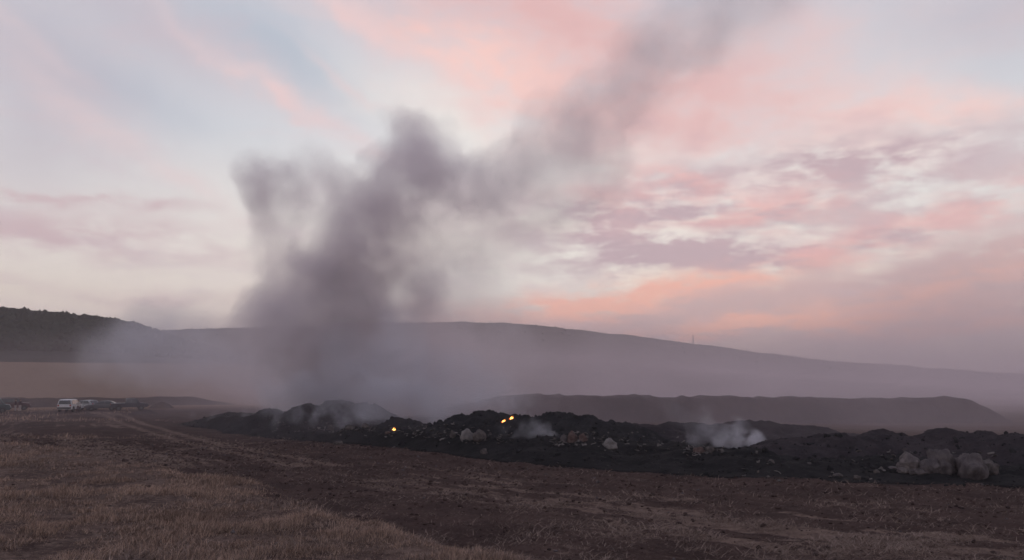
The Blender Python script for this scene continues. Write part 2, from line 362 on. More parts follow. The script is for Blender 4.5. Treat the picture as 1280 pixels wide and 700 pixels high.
# lattice mast on the hill crest
mp = at(866.5, 430, 1250)
mast = tag(empty('lattice_mast', (mp.x, mp.y, mp.z - 1.5)), 'thin mast standing alone on the crest of the long hazy hill', 'mast')
M['metal'] = noisy('dull_metal', (.1, .09, .09, 1), (.16, .15, .15, 1), 1, .6, .4, 0)
def tube(bm, a, b, r0, r1=None, seg=6):
    a = Vector(a); b = Vector(b); q = (b - a).to_track_quat('Z', 'Y').to_matrix().to_4x4(); r1 = r0 if r1 is None else r1
    bmesh.ops.create_cone(bm, cap_ends=True, segments=seg, radius1=r0, radius2=r1, depth=(b - a).length, matrix=Matrix.Translation((a + b) / 2) @ q)
def bm_obj(name, bm, mat, parent=None, loc=None, smooth=False, bevel=0):
    me = bpy.data.meshes.new(name); bm.normal_update(); bm.to_mesh(me); bm.free()
    if smooth: me.polygons.foreach_set('use_smooth', [True] * len(me.polygons))
    o = link(name, me, mat, parent, loc)
    if bevel:
        b = o.modifiers.new('bevel', 'BEVEL'); b.width = bevel; b.segments = 2; b.limit_method = 'ANGLE'
    return o
for k in range(3):
    bm = bmesh.new(); a = k * 2.094; tube(bm, (1.1 * math.cos(a), 1.1 * math.sin(a), 0), (.35 * math.cos(a), .35 * math.sin(a), 16), .36, .28); bm_obj('leg', bm, M['metal'], mast)
bm = bmesh.new()
for z in range(0, 16, 2):
    for k in range(3):
        a, b = k * 2.094, (k + 1) * 2.094; r0 = 1.1 - .75 * z / 16; r1 = 1.1 - .75 * (z + 2) / 16
        tube(bm, (r0 * math.cos(a), r0 * math.sin(a), z), (r1 * math.cos(b), r1 * math.sin(b), z + 2), .06)
bm_obj('brace', bm, M['metal'], mast)

# ------------------------------------------------------------------ berms, banks and burnt heaps (height-field bodies set into the ground)
def heap(name, label, cat, x0, x1, y0, y1, res, hf, mat):
    nx = int((x1 - x0) / res) + 1; ny = int((y1 - y0) / res) + 1
    xx, yy = np.meshgrid(np.linspace(x0, x1, nx), np.linspace(y0, y1, ny))
    z = hf(xx, yy); g = gh(xx, yy, False)
    edge = np.minimum(np.minimum(xx - x0, x1 - xx), np.minimum(yy - y0, y1 - yy)); z = np.where(edge < res * .6, -.6, z)
    zz = np.maximum(g + z, g - .6)
    keep = (z > -.5)
    F = grid_faces(ny, nx); F = F[keep.ravel()[F].any(1)]
    used = np.unique(F); mp_ = np.zeros(nx * ny, int); mp_[used] = np.arange(len(used))
    V = np.stack([xx, yy, zz], -1).reshape(-1, 3)[used]
    c = V.mean(0); c[2] = 0
    me = np_mesh(name, V - c, mp_[F]); o = link(name, me, mat, loc=tuple(c))
    return tag(o, label, cat)
def ridged(x, y, sc, oct, seed): return 1 - np.abs(2 * fbm2(x, y, sc, oct, seed) - 1)
def G(x, y, cx, cy, rx, ry, rot=0):
    c, s = math.cos(rot), math.sin(rot); dx = x - cx; dy = y - cy; a = (dx * c + dy * s) / rx; b = (-dx * s + dy * c) / ry
    return np.exp(-(a * a + b * b))
def cone(x, y, cx, cy, rx, ry, rot=0, p=1.0):
    c, s = math.cos(rot), math.sin(rot); dx = x - cx; dy = y - cy; a = (dx * c + dy * s) / rx; b = (-dx * s + dy * c) / ry
    return np.clip(1 - np.hypot(a, b) ** p, -1, 1)
def rough(x, y, seed, a=.35, sc=1.6): return (fbm2(x, y, sc * 1.5, 3, seed) - .5) * a * 1.1 + (ridged(x, y, sc * .8, 4, seed + 2) - .6) * a * .8 + (fbm2(x, y, sc * .2, 3, seed + 3, .6) - .5) * a * .6

# low burnt strip along the front
def bed(x, y):
    t = tcoord(x, y); wv = (fbm2(x, y, 6, 3, 101) - .5) * 2.4
    front = sst(t + wv * .5, -.6, 2.6); back = 1 - sst(t + wv, 9, 16)
    ends = sst(x, -35.5, -30) * (1 - sst(x, 30, 36))
    h = (.25 + .62 * sst(fbm2(x, y, 7, 3, 105), .3, .7)) * front * back * ends
    h = h + rough(x, y, 110, .42, 1.4) * front * back * ends
    return np.where(front * back * ends < .02, -.6, h)
heap('ash_strip', 'long low strip of black burnt ash running across the middle of the field', 'ash heap', -38, 37, 33, 108, .22, bed, M['ash'])
def px_heap(cols, seed, a, sc=1.6):
    """cols: (u, v_top, Y, rx, ry) crest points of the heap; height from the pixel of its crest"""
    P_ = []
    for (u, v, Y_, rx, ry) in cols:
        p = at(u, v, Y_); P_.append((p.x, p.y, p.z, rx, ry))
    def f(x, y):
        h = np.full(x.shape, -.9)
        for (cx, cy_, hz, rx, ry) in P_:
            h = np.maximum(h, (hz + .5) * cone(x, y, cx, cy_, rx * 1.2, ry * 1.15, 0, 1.5) - .5)
        k = sst(h, -.5, .4)
        return h + rough(x, y, seed, a, sc) * k
    b = (min(p[0] - p[3] * 1.2 for p in P_) - .3, max(p[0] + p[3] * 1.2 for p in P_) + .3, min(p[1] - p[4] * 1.15 for p in P_) - .3, max(p[1] + p[4] * 1.15 for p in P_) + .3)
    return f, b
def mk(name, label, cols, seed, a, mat, res=.13, sc=1.6, cat='heap'):
    f, b = px_heap(cols, seed, a, sc); return heap(name, label, cat, b[0], b[1], b[2], b[3], res, f, mat)
mk('charred_heap', 'smoking black heap under the main column of smoke, left of the lone flame', [(350, 514, 74, 5, 4), (385, 508, 73, 4.5, 4), (418, 506, 74, 4, 4), (442, 501, 75, 4.5, 4), (470, 524, 72, 4, 4), (330, 521, 76, 4, 4)], 130, .95, M['ash_heap'])
mk('charred_heap', 'low charred mound carrying the lone flame', [(500, 526, 64, 3.6, 3), (525, 533, 62, 3, 3), (478, 532, 63, 2.6, 2.6)], 140, .6, M['ash_heap'])
mk('charred_heap', 'tall black heap with two flames burning near its top', [(580, 522, 57, 4, 4), (610, 515, 57, 4.2, 4), (650, 521, 56, 4, 4), (690, 517, 57, 4.5, 4), (560, 531, 56, 2.6, 3), (730, 526, 57, 4.5, 4), (770, 531, 58, 4.5, 4)], 150, .75, M['ash_heap'])
mk('soil_heap', 'dark low ridge between the tall black heap and the right mounds', [(800, 532, 62, 6, 5), (850, 530, 64, 6, 5), (900, 530, 66, 6, 5), (940, 526, 68, 6, 5), (985, 530, 68, 6, 5), (1030, 538, 68, 6, 5)], 160, .45, M['heap_soil'], .18, 2.2)
mk('soil_heap', 'dark lumpy earth mound at the right behind the pale boulders', [(1000, 548, 47, 4.5, 4.5), (1040, 542, 47, 4.5, 4.5), (1100, 538, 47, 4.2, 4.5), (1140, 545, 46, 4.5, 4.5), (1178, 540, 46, 4.2, 4.5), (1222, 544, 45, 3.6, 4.5)], 170, .5, M['heap_soil'], .12, 1.9)
mk('soil_heap', 'dark earth mound cut off by the right edge of the picture', [(1275, 547, 43, 3.8, 4.2), (1320, 545, 43, 4, 4.2)], 180, .4, M['heap_soil'], .12, 1.9)
# long flat-topped berm
bl = at(560, 497, 92); br = at(1206, 499, 92)
def bermf(x, y):
    top = np.interp(x, [bl.x - 8, bl.x + 6, br.x, br.x + 4.2], [-.6, bl.z, br.z, -.6]) + (fbm2(x, y * .1, 5, 3, 190) - .5) * .35
    prof = sst(y, 85.5, 91) * (1 - sst(y, 96, 103))
    return -.6 + (top + .6) * prof + (rough(x, y, 195, .35, 2.5) + (ridged(x, y * .12, 1.8, 3, 197) - .6) * .4) * sst(prof, .05, .4)
heap('earth_berm', 'long flat-topped earth bank behind the heaps, below the hazy hill', 'bank', bl.x - 10, br.x + 6, 85, 104, .3, bermf, M['berm'])
# dark bank behind the vehicles
def bankf(x, y):
    cyl = 142 + .25 * (x + 75); e = sst(x, -118, -108) * (1 - sst(x, -62, -44))
    hh = 1.55 + (fbm2(x, y * .2, 6, 3, 205) - .5) * .9
    return -.6 + (hh + .6) * np.exp(-((y - cyl) / 3.6) ** 2) * e + rough(x, y, 208, .25, 2.5) * e
heap('earth_bank', 'dark earth bank behind the parked vehicles at the left', 'bank', -120, -42, 126, 160, .35, bankf, M['bank'])
mk('soil_heap', 'small pale-topped soil heap on the ground right of the dark pickup', [(181, 513, 104, 2.3, 1.5), (172, 515, 103, 1.6, 1.2)], 215, .15, M['berm'], .12, 1.2)
mk('soil_heap', 'small dark soil heap beyond the left end of the ash strip', [(202, 503, 128, 2.2, 1.8)], 218, .15, M['bank'], .15, 1.2)

# ------------------------------------------------------------------ boulders and rubble lumps
bpy.context.view_layer.update()
DG = bpy.context.evaluated_depsgraph_get()
def hit(u, v):
    """what the line of sight meets: ground or heap"""
    d = pdir(u, v).normalized(); r = S.ray_cast(DG, Vector((0, 0, CAMZ)), d)
    return r[1] if r[0] else on(u, v)
def top_at(x, y):
    r = S.ray_cast(DG, Vector((x, y, 40)), Vector((0, 0, -1))); return r[1].z if r[0] else 0
def cinders():
    n = 3600; x = rng.uniform(-34, 33, n); y = np.interp(x, EX, EY) + rng.uniform(-.6, 15, n) / .8
    z = np.array([top_at(a, b) for a, b in zip(x, y)]); s = .035 * (5 ** (rng.random(n) ** 2.8)); iv, f = I1
    V = iv[None] * (1 + (rng.random((n, len(iv), 1)) - .5) * .8) * s[:, None, None] * rng.uniform(.6, 1.4, (n, 1, 3)); V = V + np.stack([x, y, z + s * .1], -1)[:, None]
    F = (f[None] + np.arange(n)[:, None, None] * len(iv)).reshape(-1, 3); me = np_mesh('cinders', V.reshape(-1, 3), F, False)
    tag(link('cinders', me, M['ash_heap']), 'charred lumps and cinders strewn over the ash strip', 'cinders', kind='stuff')
cinders()
def lump(name, label, cat, p, dims, seed, mat, facet=.35, group=None, sub=4, sink=.12, rz=0, peak=0):
    bm = bmesh.new(); bmesh.ops.create_icosphere(bm, subdivisions=sub, radius=1)
    r = random.Random(seed); pl = [Vector((r.gauss(0, 1), r.gauss(0, 1), r.gauss(0, 1))).normalized() for _ in range(14)]
    off = Vector((seed * 3.1, seed * 1.7, 0))
    for q in bm.verts:
        n = q.co.normalized(); k = 1.0
        for pn in pl:
            dd = n.dot(pn)
            if dd > .72: k = min(k, .74 / dd * (1 + .02))
        k = k * facet * 1.6 + (1 - facet * 1.6) if facet < .6 else k
        k *= 1 + .3 * mnoise.fractal(n * 1.7 + off, 1, 2, 4) + .06 * mnoise.fractal(n * 6 + off, 1, 2, 3)
        q.co = n * k
        if peak: q.co.z += peak * max(0, q.co.z) * max(0, 1 - math.hypot(q.co.x, q.co.y) * 1.3)
    for q in bm.verts: q.co = Vector((q.co.x * dims[0] / 2, q.co.y * dims[1] / 2, max(-.42, q.co.z) * dims[2] / 1.3))
    zmin = min(q.co.z for q in bm.verts)
    for q in bm.verts: q.co.z -= zmin + sink * dims[2]
    o = bm_obj(name, bm, mat, None, p, True); o.rotation_euler = (0, 0, rz)
    return tag(o, label, cat, group)
GB = 'pale boulders before the right mound'
BO = [ # u, v of base, width px, height px, label
 (1143, 590, 32, 20, 'broad pale boulder with a pointed top, left of the round-topped one', 1.2, .22, 'pale'),
 (1165, 591, 26, 17, 'low pale boulder squeezed between the pointed one and the round-topped one', 1.0, 0, 'pale2'),
 (1183, 590, 34, 29, 'round-topped boulder, the highest of the pale boulders', 1.3, 0, 'pale2'),
 (1199, 591, 27, 17, 'sloping pale boulder just right of the highest one', .9, .2, 'pale'),
 (1222, 599, 36, 28, 'biggest pale boulder, standing nearest, toward the right edge', 1.3, 0, 'pale2'),
 (1211, 587, 22, 18, 'pale boulder with a light cap peeping out behind the biggest one', .8, .1, 'pale'),
 (1241, 592, 24, 16, 'dull greyish boulder right of the biggest one', .9, 0, 'rubble'),
 (1131, 591, 16, 7, 'small pale slab lying at the foot of the pointed boulder', .5, 0, 'pale'),
 (1150, 593, 20, 7, 'flat pale stone on the dark ash in front of the boulders', .6, 0, 'pale2'),
 (1115, 588, 21, 5, 'thin pale slab lying apart, leftmost before the boulders', .4, 0, 'pale')]
BY = 36.5
for k, (u, v, wp, hp, lab, dp, pk, mt) in enumerate(BO):
    p = hit(u, v); Yd = p.y; wd = wp / FPX * Yd * .95; hd = hp / FPX * Yd
    lump('boulder' if hp > 10 else 'stone_slab', lab, 'boulder' if hp > 10 else 'slab', (p.x, p.y + dp * .3, top_at(p.x, p.y)), (wd, dp * 1.1, hd), 330 + k * 3, M[mt], .4, sink=.1, peak=pk)
# rubble lumps further along the strip: (u, v, w, h, mat, label)
RU = [
 (583, 551, 19, 13, 'sheet', 'pale lump with a flat top below the tall heap, left one of a pair'),
 (600, 551, 21, 13, 'rubble', 'rounded pale lump below the tall heap, right one of a pair'),
 (566, 548, 9, 9, 'rubble', 'small grey lump left of the pale pair'),
 (705, 553, 11, 8, 'pale2', 'small pale stone left of the reddish rubble'),
 (716, 553, 14, 13, 'reddish', 'reddish rubble lump, larger one, on the ash strip'),
 (729, 552, 13, 9, 'reddish', 'reddish rubble lump, smaller one, next to the larger'),
 (875, 567, 14, 8, 'reddish', 'low reddish lump left under the white smoke puff'),
 (888, 566, 13, 8, 'rubble', 'greyish lump right under the white smoke puff'),
 (413, 537, 12, 6, 'rubble', 'flat grey lump on the left of the ash strip'),
 (437, 537, 13, 6, 'rubble', 'grey lump at the foot of the smoking heap'),
 (456, 535, 10, 5, 'rubble', 'small grey lump left of the lone flame'),
 (484, 543, 8, 4, 'reddish', 'small reddish stone just below the lone flame'),
 (605, 568, 10, 7, 'rubble', 'dusky stone on the front of the black strip below the pale pair'),
 (422, 556, 12, 4, 'rubble', 'pale flat stone near the front edge of the black strip'),
 (1050, 597, 14, 5, 'rubble', 'low stone in the ash left of the boulders'),
 (1074, 600, 11, 5, 'rubble', 'stone in the ash nearest below the right mound'),
 (966, 580, 9, 5, 'rubble', 'small grey stone on the strip right of the white smoke'),
 (1098, 592, 9, 4, 'rubble', 'small stone left of the thin slab'),
]
for k, (u, v, wp, hp, mt, lab) in enumerate(RU):
    p = hit(u, v); wd = wp / FPX * p.y; hd = hp / FPX * p.y
    lump('rubble_lump', lab, 'rubble', (p.x, p.y + .2, top_at(p.x, p.y)), (wd, wd * .8, hd * 1.1), 400 + k, M[mt], .45, sub=3, sink=.08, rz=k)
# pale scraps and bent plates strewn over the heaps
def scraps(n, spots):
    Vs, Fs = [], []; nb = 0; r = random.Random(55)
    for q in range(n):
        u0, u1, v0, v1 = r.choice(spots); p = hit(r.uniform(u0, u1), r.uniform(v0, v1))
        if p.y > 82: continue
        L_, W_ = r.uniform(.1, .4), r.uniform(.05, .16); b = r.uniform(-.4, .4)
        R0 = Matrix.Translation(p + Vector((0, 0, .04))) @ Matrix.Rotation(r.uniform(0, 6.3), 4, 'Z') @ Matrix.Rotation(r.uniform(-.7, .7), 4, 'X') @ Matrix.Rotation(r.uniform(-.5, .5), 4, 'Y')
        prof = [(-L_ / 2, 0), (-.1 * L_, b * L_ * .3), (.15 * L_, b * L_ * .25), (L_ / 2, r.uniform(-.1, .1))]
        for th in (.012, -.012):
            for (x, z) in prof:
                for y in (-W_ / 2 * r.uniform(.6, 1.2), W_ / 2 * r.uniform(.6, 1.2)): Vs.append(R0 @ Vector((x, y, z + th)))
        for i in range(3):
            a = nb + i * 2; Fs += [(a, a + 2, a + 3, a + 1), (a + 8, a + 9, a + 11, a + 10), (a, a + 8, a + 10, a + 2), (a + 1, a + 3, a + 11, a + 9)]
        Fs += [(nb, nb + 1, nb + 9, nb + 8), (nb + 6, nb + 14, nb + 15, nb + 7)]; nb += 16
    me = np_mesh('scraps', np.array([tuple(v) for v in Vs]), np.array(Fs), False); tag(link('scraps', me, M['scrap']), 'small pale scraps and bent plates strewn over the black heaps', 'scraps', kind='stuff')
M['scrap'] = noisy('dusty_scrap', (.035, .03, .03, 1), (.17, .145, .14, 1), .9, .8, .2, 0)
scraps(430, [(335, 480, 520, 546), (340, 470, 528, 542), (390, 470, 532, 540), (480, 560, 532, 550), (560, 640, 530, 556), (690, 745, 540, 558), (740, 860, 540, 566), (860, 905, 558, 570), (930, 1260, 560, 602)])
# white folded sheet standing like a small tent
p = hit(763, 561)
lump('crumpled_sheet', 'white crumpled sheet humped up like a small tent on the ash strip', 'sheet', (p.x, p.y + .3, top_at(p.x, p.y)), (22 / FPX * p.y, .8, 10.5 / FPX * p.y), 379, M['sheet'], .5, sub=4, sink=.08, rz=.4, peak=.5)

# ------------------------------------------------------------------ flames
def flame_material():
    m = bpy.data.materials.new('flame'); m.use_nodes = True; t = NT(m.node_tree)
    P = t.add('ShaderNodeTexCoord').outputs['Object']; z = t.add('ShaderNodeSeparateXYZ', i={0: P}).outputs[2]
    h = t.m('ADD', t.m('MULTIPLY', z, 1.9), t.m('MULTIPLY', t.m('SUBTRACT', t.noise(P, 6, 3), .5), .9))
    c = t.ramp(h, [(0, (1, .22, .04, 1)), (.12, (1, .5, .13, 1)), (.4, (1, .34, .06, 1)), (1, (.8, .16, .02, 1))])
    e = t.add('ShaderNodeEmission', i={0: c, 1: t.add('ShaderNodeMapRange', i={0: h, 1: 0, 2: 1.0, 3: 5.0, 4: .8}).outputs[0]})
    t.l.new(e.outputs[0], t.add('ShaderNodeOutputMaterial').inputs[0]); return m
M['flame'] = flame_material()
def ember_material():
    m = bpy.data.materials.new('ember_flame'); m.use_nodes = True; t = NT(m.node_tree); P = t.add('ShaderNodeTexCoord').outputs['Object']
    c = t.ramp(t.noise(P, 9, 3), [(.3, (1, .12, .015, 1)), (.7, (1, .36, .07, 1))]); e = t.add('ShaderNodeEmission', i={0: c, 1: 1.1}); t.l.new(e.outputs[0], t.add('ShaderNodeOutputMaterial').inputs[0]); return m
M['ember'] = ember_material()
def flame(u, v, hpx, label, seed, lean):
    q = 0
    while True:                                   # foot of the flame: first line of sight below it that meets a heap
        p = hit(u, v + hpx * .5 + q); q += .5
        if p.y < 68 or q > 12: break
    hm = hpx / FPX * p.y; r = random.Random(seed)
    root = tag(empty('flame', (p.x, p.y - .05, p.z - .04)), label, 'flame')
    for k in range(5):
        bm = bmesh.new(); hh = hm * (1, .8, .5, .45, 1.15)[k]; wd = hm * (.34, .27, .24, .22, .16)[k]; ox = (0, .4, -.38, .62, .2)[k] * hm; ph = r.uniform(0, 6)
        rings = []
        for i in range(9):
            s = i / 8; rr = wd * math.sin(math.pi * min(1, .16 + s * .84)) ** .8 * (1 - s) ** .35 + .004
            cx = ox + lean * hh * s * s + .12 * hh * math.sin(3 * s + ph) * s; cyy = .08 * hh * math.cos(4 * s + ph) * s
            rings.append([bm.verts.new((cx + rr * math.cos(a), cyy + rr * .7 * math.sin(a), hh * s)) for a in [q * math.tau / 8 for q in range(8)]])
        for i in range(8):
            for q in range(8): bm.faces.new((rings[i][q], rings[i][(q + 1) % 8], rings[i + 1][(q + 1) % 8], rings[i + 1][q]))
        bm.faces.new(rings[0][::-1]); bm.faces.new(rings[-1])
        bm_obj('flame_tongue', bm, M['flame' if k < 2 else 'ember'], root, None, True)
flame(491.5, 536, 4.2, 'lone small flame on the low charred mound', 1, .3)
flame(628.5, 525.5, 4, 'left one of the two flames near the top of the tall heap', 2, .5)
flame(638.5, 521.5, 4, 'right one of the two flames near the top of the tall heap', 3, .5)

# ------------------------------------------------------------------ vehicles
def paint(name, c): return noisy(name, c, tuple(x * .8 for x in c[:3]) + (1,), 2, .35, .5, 0)
M['white_paint'] = paint('white_paint', (.55, .54, .56, 1)); M['silver_paint'] = paint('silver_paint', (.34, .34, .36, 1))
M['grey_paint'] = paint('dark_grey_paint', (.07, .07, .08, 1)); M['black_paint'] = paint('blue_black_paint', (.03, .03, .045, 1))
M['maroon_paint'] = paint('maroon_paint', (.07, .02, .025, 1)); M['teal_paint'] = paint('dark_teal_paint', (.025, .05, .055, 1))
M['glass'] = noisy('dark_glass', (.015, .018, .022, 1), (.03, .033, .04, 1), 1, .12, .6, 0)
M['tyre'] = noisy('tyre_rubber', (.015, .015, .015, 1), (.03, .028, .027, 1), 4, .9, .2, 0)
M['rim'] = noisy('wheel_rim', (.06, .06, .065, 1), (.1, .1, .1, 1), 4, .5, .4, 0, .3)
M['trim'] = noisy('black_trim', (.02, .02, .02, 1), (.035, .035, .035, 1), 4, .6, .3, 0)
M['red_lens'] = noisy('red_lens', (.25, .015, .015, 1), (.3, .03, .02, 1), 4, .25, .5, 0)
M['clear_lens'] = noisy('clear_lens', (.5, .5, .5, 1), (.6, .6, .6, 1), 4, .2, .5, 0)
M['plate'] = noisy('blank_plate', (.5, .5, .48, 1), (.55, .55, .52, 1), 4, .5, .3, 0)
def hwid(z, w, zb, zt):                     # tumblehome: narrower above the belt line
    return w / 2 * (1 - .17 * max(0, (z - zb) / (zt - zb)))
def prism(bm, prof, w, zb, zt, inset=0):
    L = [bm.verts.new((x, hwid(z, w, zb, zt) - inset, z)) for x, z in prof]; R = [bm.verts.new((x, -hwid(z, w, zb, zt) + inset, z)) for x, z in prof]
    bm.faces.new(L); bm.faces.new(R[::-1]); n = len(prof)
    for i in range(n): bm.faces.new((L[i], R[i], R[(i + 1) % n], L[(i + 1) % n])[::-1])
    bmesh.ops.recalc_face_normals(bm, faces=bm.faces); bmesh.ops.triangulate(bm, faces=[f for f in bm.faces if len(f.verts) > 4])
def panel(bm, pts, nrm, th=.012):
    n = Vector(nrm).normalized() * th; a = [bm.verts.new(Vector(p) + n) for p in pts]; b = [bm.verts.new(Vector(p) - n) for p in pts]; k = len(pts)
    bm.faces.new(a); bm.faces.new(b[::-1])
    for i in range(k): bm.faces.new((a[i], b[i], b[(i + 1) % k], a[(i + 1) % k]))
    bmesh.ops.recalc_face_normals(bm, faces=bm.faces)
def boxm(bm, c, d): bmesh.ops.create_cube(bm, size=1, matrix=Matrix.Translation(c) @ Matrix.Diagonal((*d, 1)))
def car(name, label, cat, loc, heading, prof, w, zb, zt, axles, rw, pm, sidewin, frontwin=None, rearwin=None, bed_=None, extra=None):
    """prof: side outline (x forward, z); sidewin: list of polygons (x,z); front/rear window: ((x,z) low, (x,z) high)"""
    root = tag(empty(name, loc, math.pi / 2 - heading), label, cat)
    bm = bmesh.new(); prism(bm, prof, w, zb, zt); body = bm_obj('body', bm, M[pm], root, bevel=.05)
    xs = [p_[0] for p_ in prof]; xr, xf = min(xs), max(xs)
    for poly in sidewin:
        for s in (1, -1):
            bm = bmesh.new(); pts = [(x, s * (hwid(z, w, zb, zt) + .004), z) for x, z in poly]; panel(bm, pts if s > 0 else pts[::-1], (0, s, .3)); bm_obj('window', bm, M['glass'], root)
    for nm, fw in (('windscreen', frontwin), ('rear_window', rearwin)):
        if not fw: continue
        (xa, za), (xb, zb2) = fw; ha, hb = hwid(za, w, zb, zt) - .12, hwid(zb2, w, zb, zt) - .12; nr = Vector((zb2 - za, 0, -(xb - xa))) * (1 if nm == 'windscreen' else 1)
        if nm == 'rear_window': nr = Vector((-(zb2 - za), 0, (xb - xa)))
        o_ = nr.normalized() * .006; bm = bmesh.new(); panel(bm, [Vector(q) + o_ for q in ((xa, ha, za), (xa, -ha, za), (xb, -hb, zb2), (xb, hb, zb2))], nr); bm_obj(nm, bm, M['glass'], root)
    for ax in axles:
        for s in (1, -1):
            bm = bmesh.new(); y = s * (w / 2 - .1); tube(bm, (ax, y - .11, rw), (ax, y + .11, rw), rw, rw, 20); wh = bm_obj('wheel', bm, M['tyre'], root, bevel=.03)
            bm = bmesh.new(); tube(bm, (ax, y + s * .08, rw), (ax, y + s * .118, rw), rw * .62, rw * .58, 16); bm_obj('rim', bm, M['rim'], wh)
            bm = bmesh.new()
            for q in range(9):
                a0, a1 = math.pi * q / 9, math.pi * (q + 1) / 9; R0 = rw + .07
                tube(bm, (ax + R0 * math.cos(a0), s * (w / 2 - .02), rw + R0 * math.sin(a0)), (ax + R0 * math.cos(a1), s * (w / 2 - .02), rw + R0 * math.sin(a1)), .045, .045, 6)
            bm_obj('wheel_arch', bm, M['trim'], root)
    zlo = min(p_[1] for p_ in prof)
    for nm, x in (('rear_bumper', xr), ('front_bumper', xf)):
        bm = bmesh.new(); boxm(bm, (x, 0, zlo + .2), (.14, w * .94, .2)); bm_obj(nm, bm, M['trim'], root, bevel=.03)
    for s in (1, -1):
        bm = bmesh.new(); boxm(bm, (xr + .02, s * (w / 2 - .17), .92), (.07, .2, .24)); bm_obj('tail_light', bm, M['red_lens'], root, bevel=.015)
        bm = bmesh.new(); boxm(bm, (xf - .03, s * (w / 2 - .25), .76), (.09, .34, .15)); bm_obj('headlight', bm, M['clear_lens'], root, bevel=.015)
        if frontwin:
            bm = bmesh.new(); boxm(bm, (frontwin[0][0] - .25, s * (w / 2 + .08), frontwin[0][1] + .08), (.1, .18, .14)); bm_obj('wing_mirror', bm, M['trim'], root, bevel=.02)
    bm = bmesh.new(); boxm(bm, (xr - .012, 0, .78), (.02, .5, .12)); bm_obj('number_plate', bm, M['plate'], root)
    for x in sorted(set(p_[0] for poly in sidewin for p_ in poly))[1:-1:2]:
        for s in (1, -1):
            bm = bmesh.new(); boxm(bm, (x - .3, s * (w / 2 + .012), zb - .12), (.18, .03, .03)); bm_obj('door_handle', bm, M['trim'], root)
    return root
SUV_P = [(-2.2, .38), (2.2, .38), (2.25, .7), (2.15, .95), (1.0, 1.06), (.35, 1.66), (-.1, 1.74), (-1.7, 1.72), (-2.05, 1.62), (-2.22, 1.05), (-2.26, .7)]
SUV_W = [[(.8, 1.1), (.28, 1.58), (-.28, 1.62), (-.28, 1.1)], [(-.36, 1.1), (-.36, 1.62), (-1.15, 1.62), (-1.15, 1.1)], [(-1.23, 1.1), (-1.23, 1.62), (-1.72, 1.58), (-1.95, 1.12)]]
HAT_P = [(-1.9, .35), (1.95, .35), (2.0, .62), (1.9, .82), (1.0, .95), (.25, 1.42), (-.3, 1.5), (-1.3, 1.44), (-1.8, 1.0), (-1.97, .9), (-1.98, .6)]
HAT_W = [[(.85, .99), (.2, 1.37), (-.3, 1.41), (-.3, .99)], [(-.38, .99), (-.38, 1.41), (-1.1, 1.38), (-1.45, 1.02)]]
SED_P = [(-2.25, .35), (2.2, .35), (2.26, .62), (2.1, .8), (1.0, .95), (.25, 1.4), (-.5, 1.45), (-1.1, 1.38), (-1.75, 1.02), (-2.2, .98), (-2.28, .6)]
SED_W = [[(.85, .99), (.2, 1.34), (-.3, 1.37), (-.3, .99)], [(-.38, .99), (-.38, 1.37), (-1.0, 1.32), (-1.4, 1.02)]]
PIC_P = [(-2.5, .5), (2.3, .5), (2.36, .8), (2.2, 1.02), (1.25, 1.12), (.75, 1.7), (.2, 1.78), (-.55, 1.75), (-.68, 1.1), (-2.5, 1.08), (-2.54, .75)]
PIC_W = [[(1.05, 1.16), (.66, 1.62), (.15, 1.66), (.15, 1.16)], [(.07, 1.16), (.07, 1.66), (-.47, 1.63), (-.55, 1.16)]]
JEE_P = [(-1.9, .45), (1.9, .45), (1.96, .7), (1.86, 1.08), (.8, 1.16), (.55, 1.78), (.2, 1.86), (-1.7, 1.86), (-1.9, 1.75), (-1.95, .8)]
JEE_W = [[(.66, 1.2), (.46, 1.72), (-.1, 1.74), (-.1, 1.2)], [(-.2, 1.2), (-.2, 1.74), (-1.62, 1.74), (-1.68, 1.2)]]
VAN_P = [(-2.4, .4), (2.4, .4), (2.46, .8), (2.3, 1.1), (1.75, 1.2), (1.15, 1.98), (.8, 2.08), (-2.3, 2.06), (-2.42, 1.9), (-2.45, .8)]
VAN_W = [[(1.6, 1.24), (1.12, 1.85), (.6, 1.88), (.6, 1.24)]]
def ground_at(u, v):
    p = hit(u, v); return p
def gz(x, y): return float(gh(np.array([x]), np.array([y]), True)[0])
def vloc(u, v): p = hit(u, v); return (p.x, p.y, gz(p.x, p.y) - .02)
GV = None
R_ = math.radians
car('suv', 'white estate car seen from behind with its rear window toward the field', 'car', vloc(87, 514.5), R_(-11), SUV_P, 1.84, 1.06, 1.74, (1.35, -1.35), .36, 'white_paint', SUV_W, ((1.0, 1.08), (.38, 1.62)), ((-2.2, 1.08), (-2.06, 1.6)))
car('hatchback', 'silver hatchback half hidden behind the white car', 'car', vloc(106, 512.5), R_(-75), HAT_P, 1.7, .95, 1.5, (1.2, -1.2), .3, 'silver_paint', HAT_W, ((1.0, .97), (.28, 1.4)), ((-1.84, 1.0), (-1.32, 1.41)))
car('saloon_car', 'dark grey saloon car parked side on between the silver and the black vehicle', 'car', vloc(128, 513), R_(-110), SED_P, 1.75, .95, 1.45, (1.35, -1.3), .31, 'grey_paint', SED_W, ((1.0, .97), (.28, 1.37)), ((-1.72, 1.04), (-1.12, 1.35)))
car('pickup_truck', 'blue-black pickup with its cab to the right, rightmost of the vehicles', 'pickup', vloc(162, 513), R_(62), PIC_P, 1.8, 1.1, 1.78, (1.45, -1.5), .37, 'black_paint', PIC_W, ((1.25, 1.14), (.77, 1.66)), ((-.66, 1.16), (-.57, 1.68)))
car('off_road_car', 'maroon boxy off-road car near the left edge behind two people', 'car', vloc(18, 513), R_(58), JEE_P, 1.7, 1.12, 1.86, (1.2, -1.2), .37, 'maroon_paint', JEE_W, ((.8, 1.18), (.56, 1.74)), ((-1.94, 1.2), (-1.9, 1.7)))
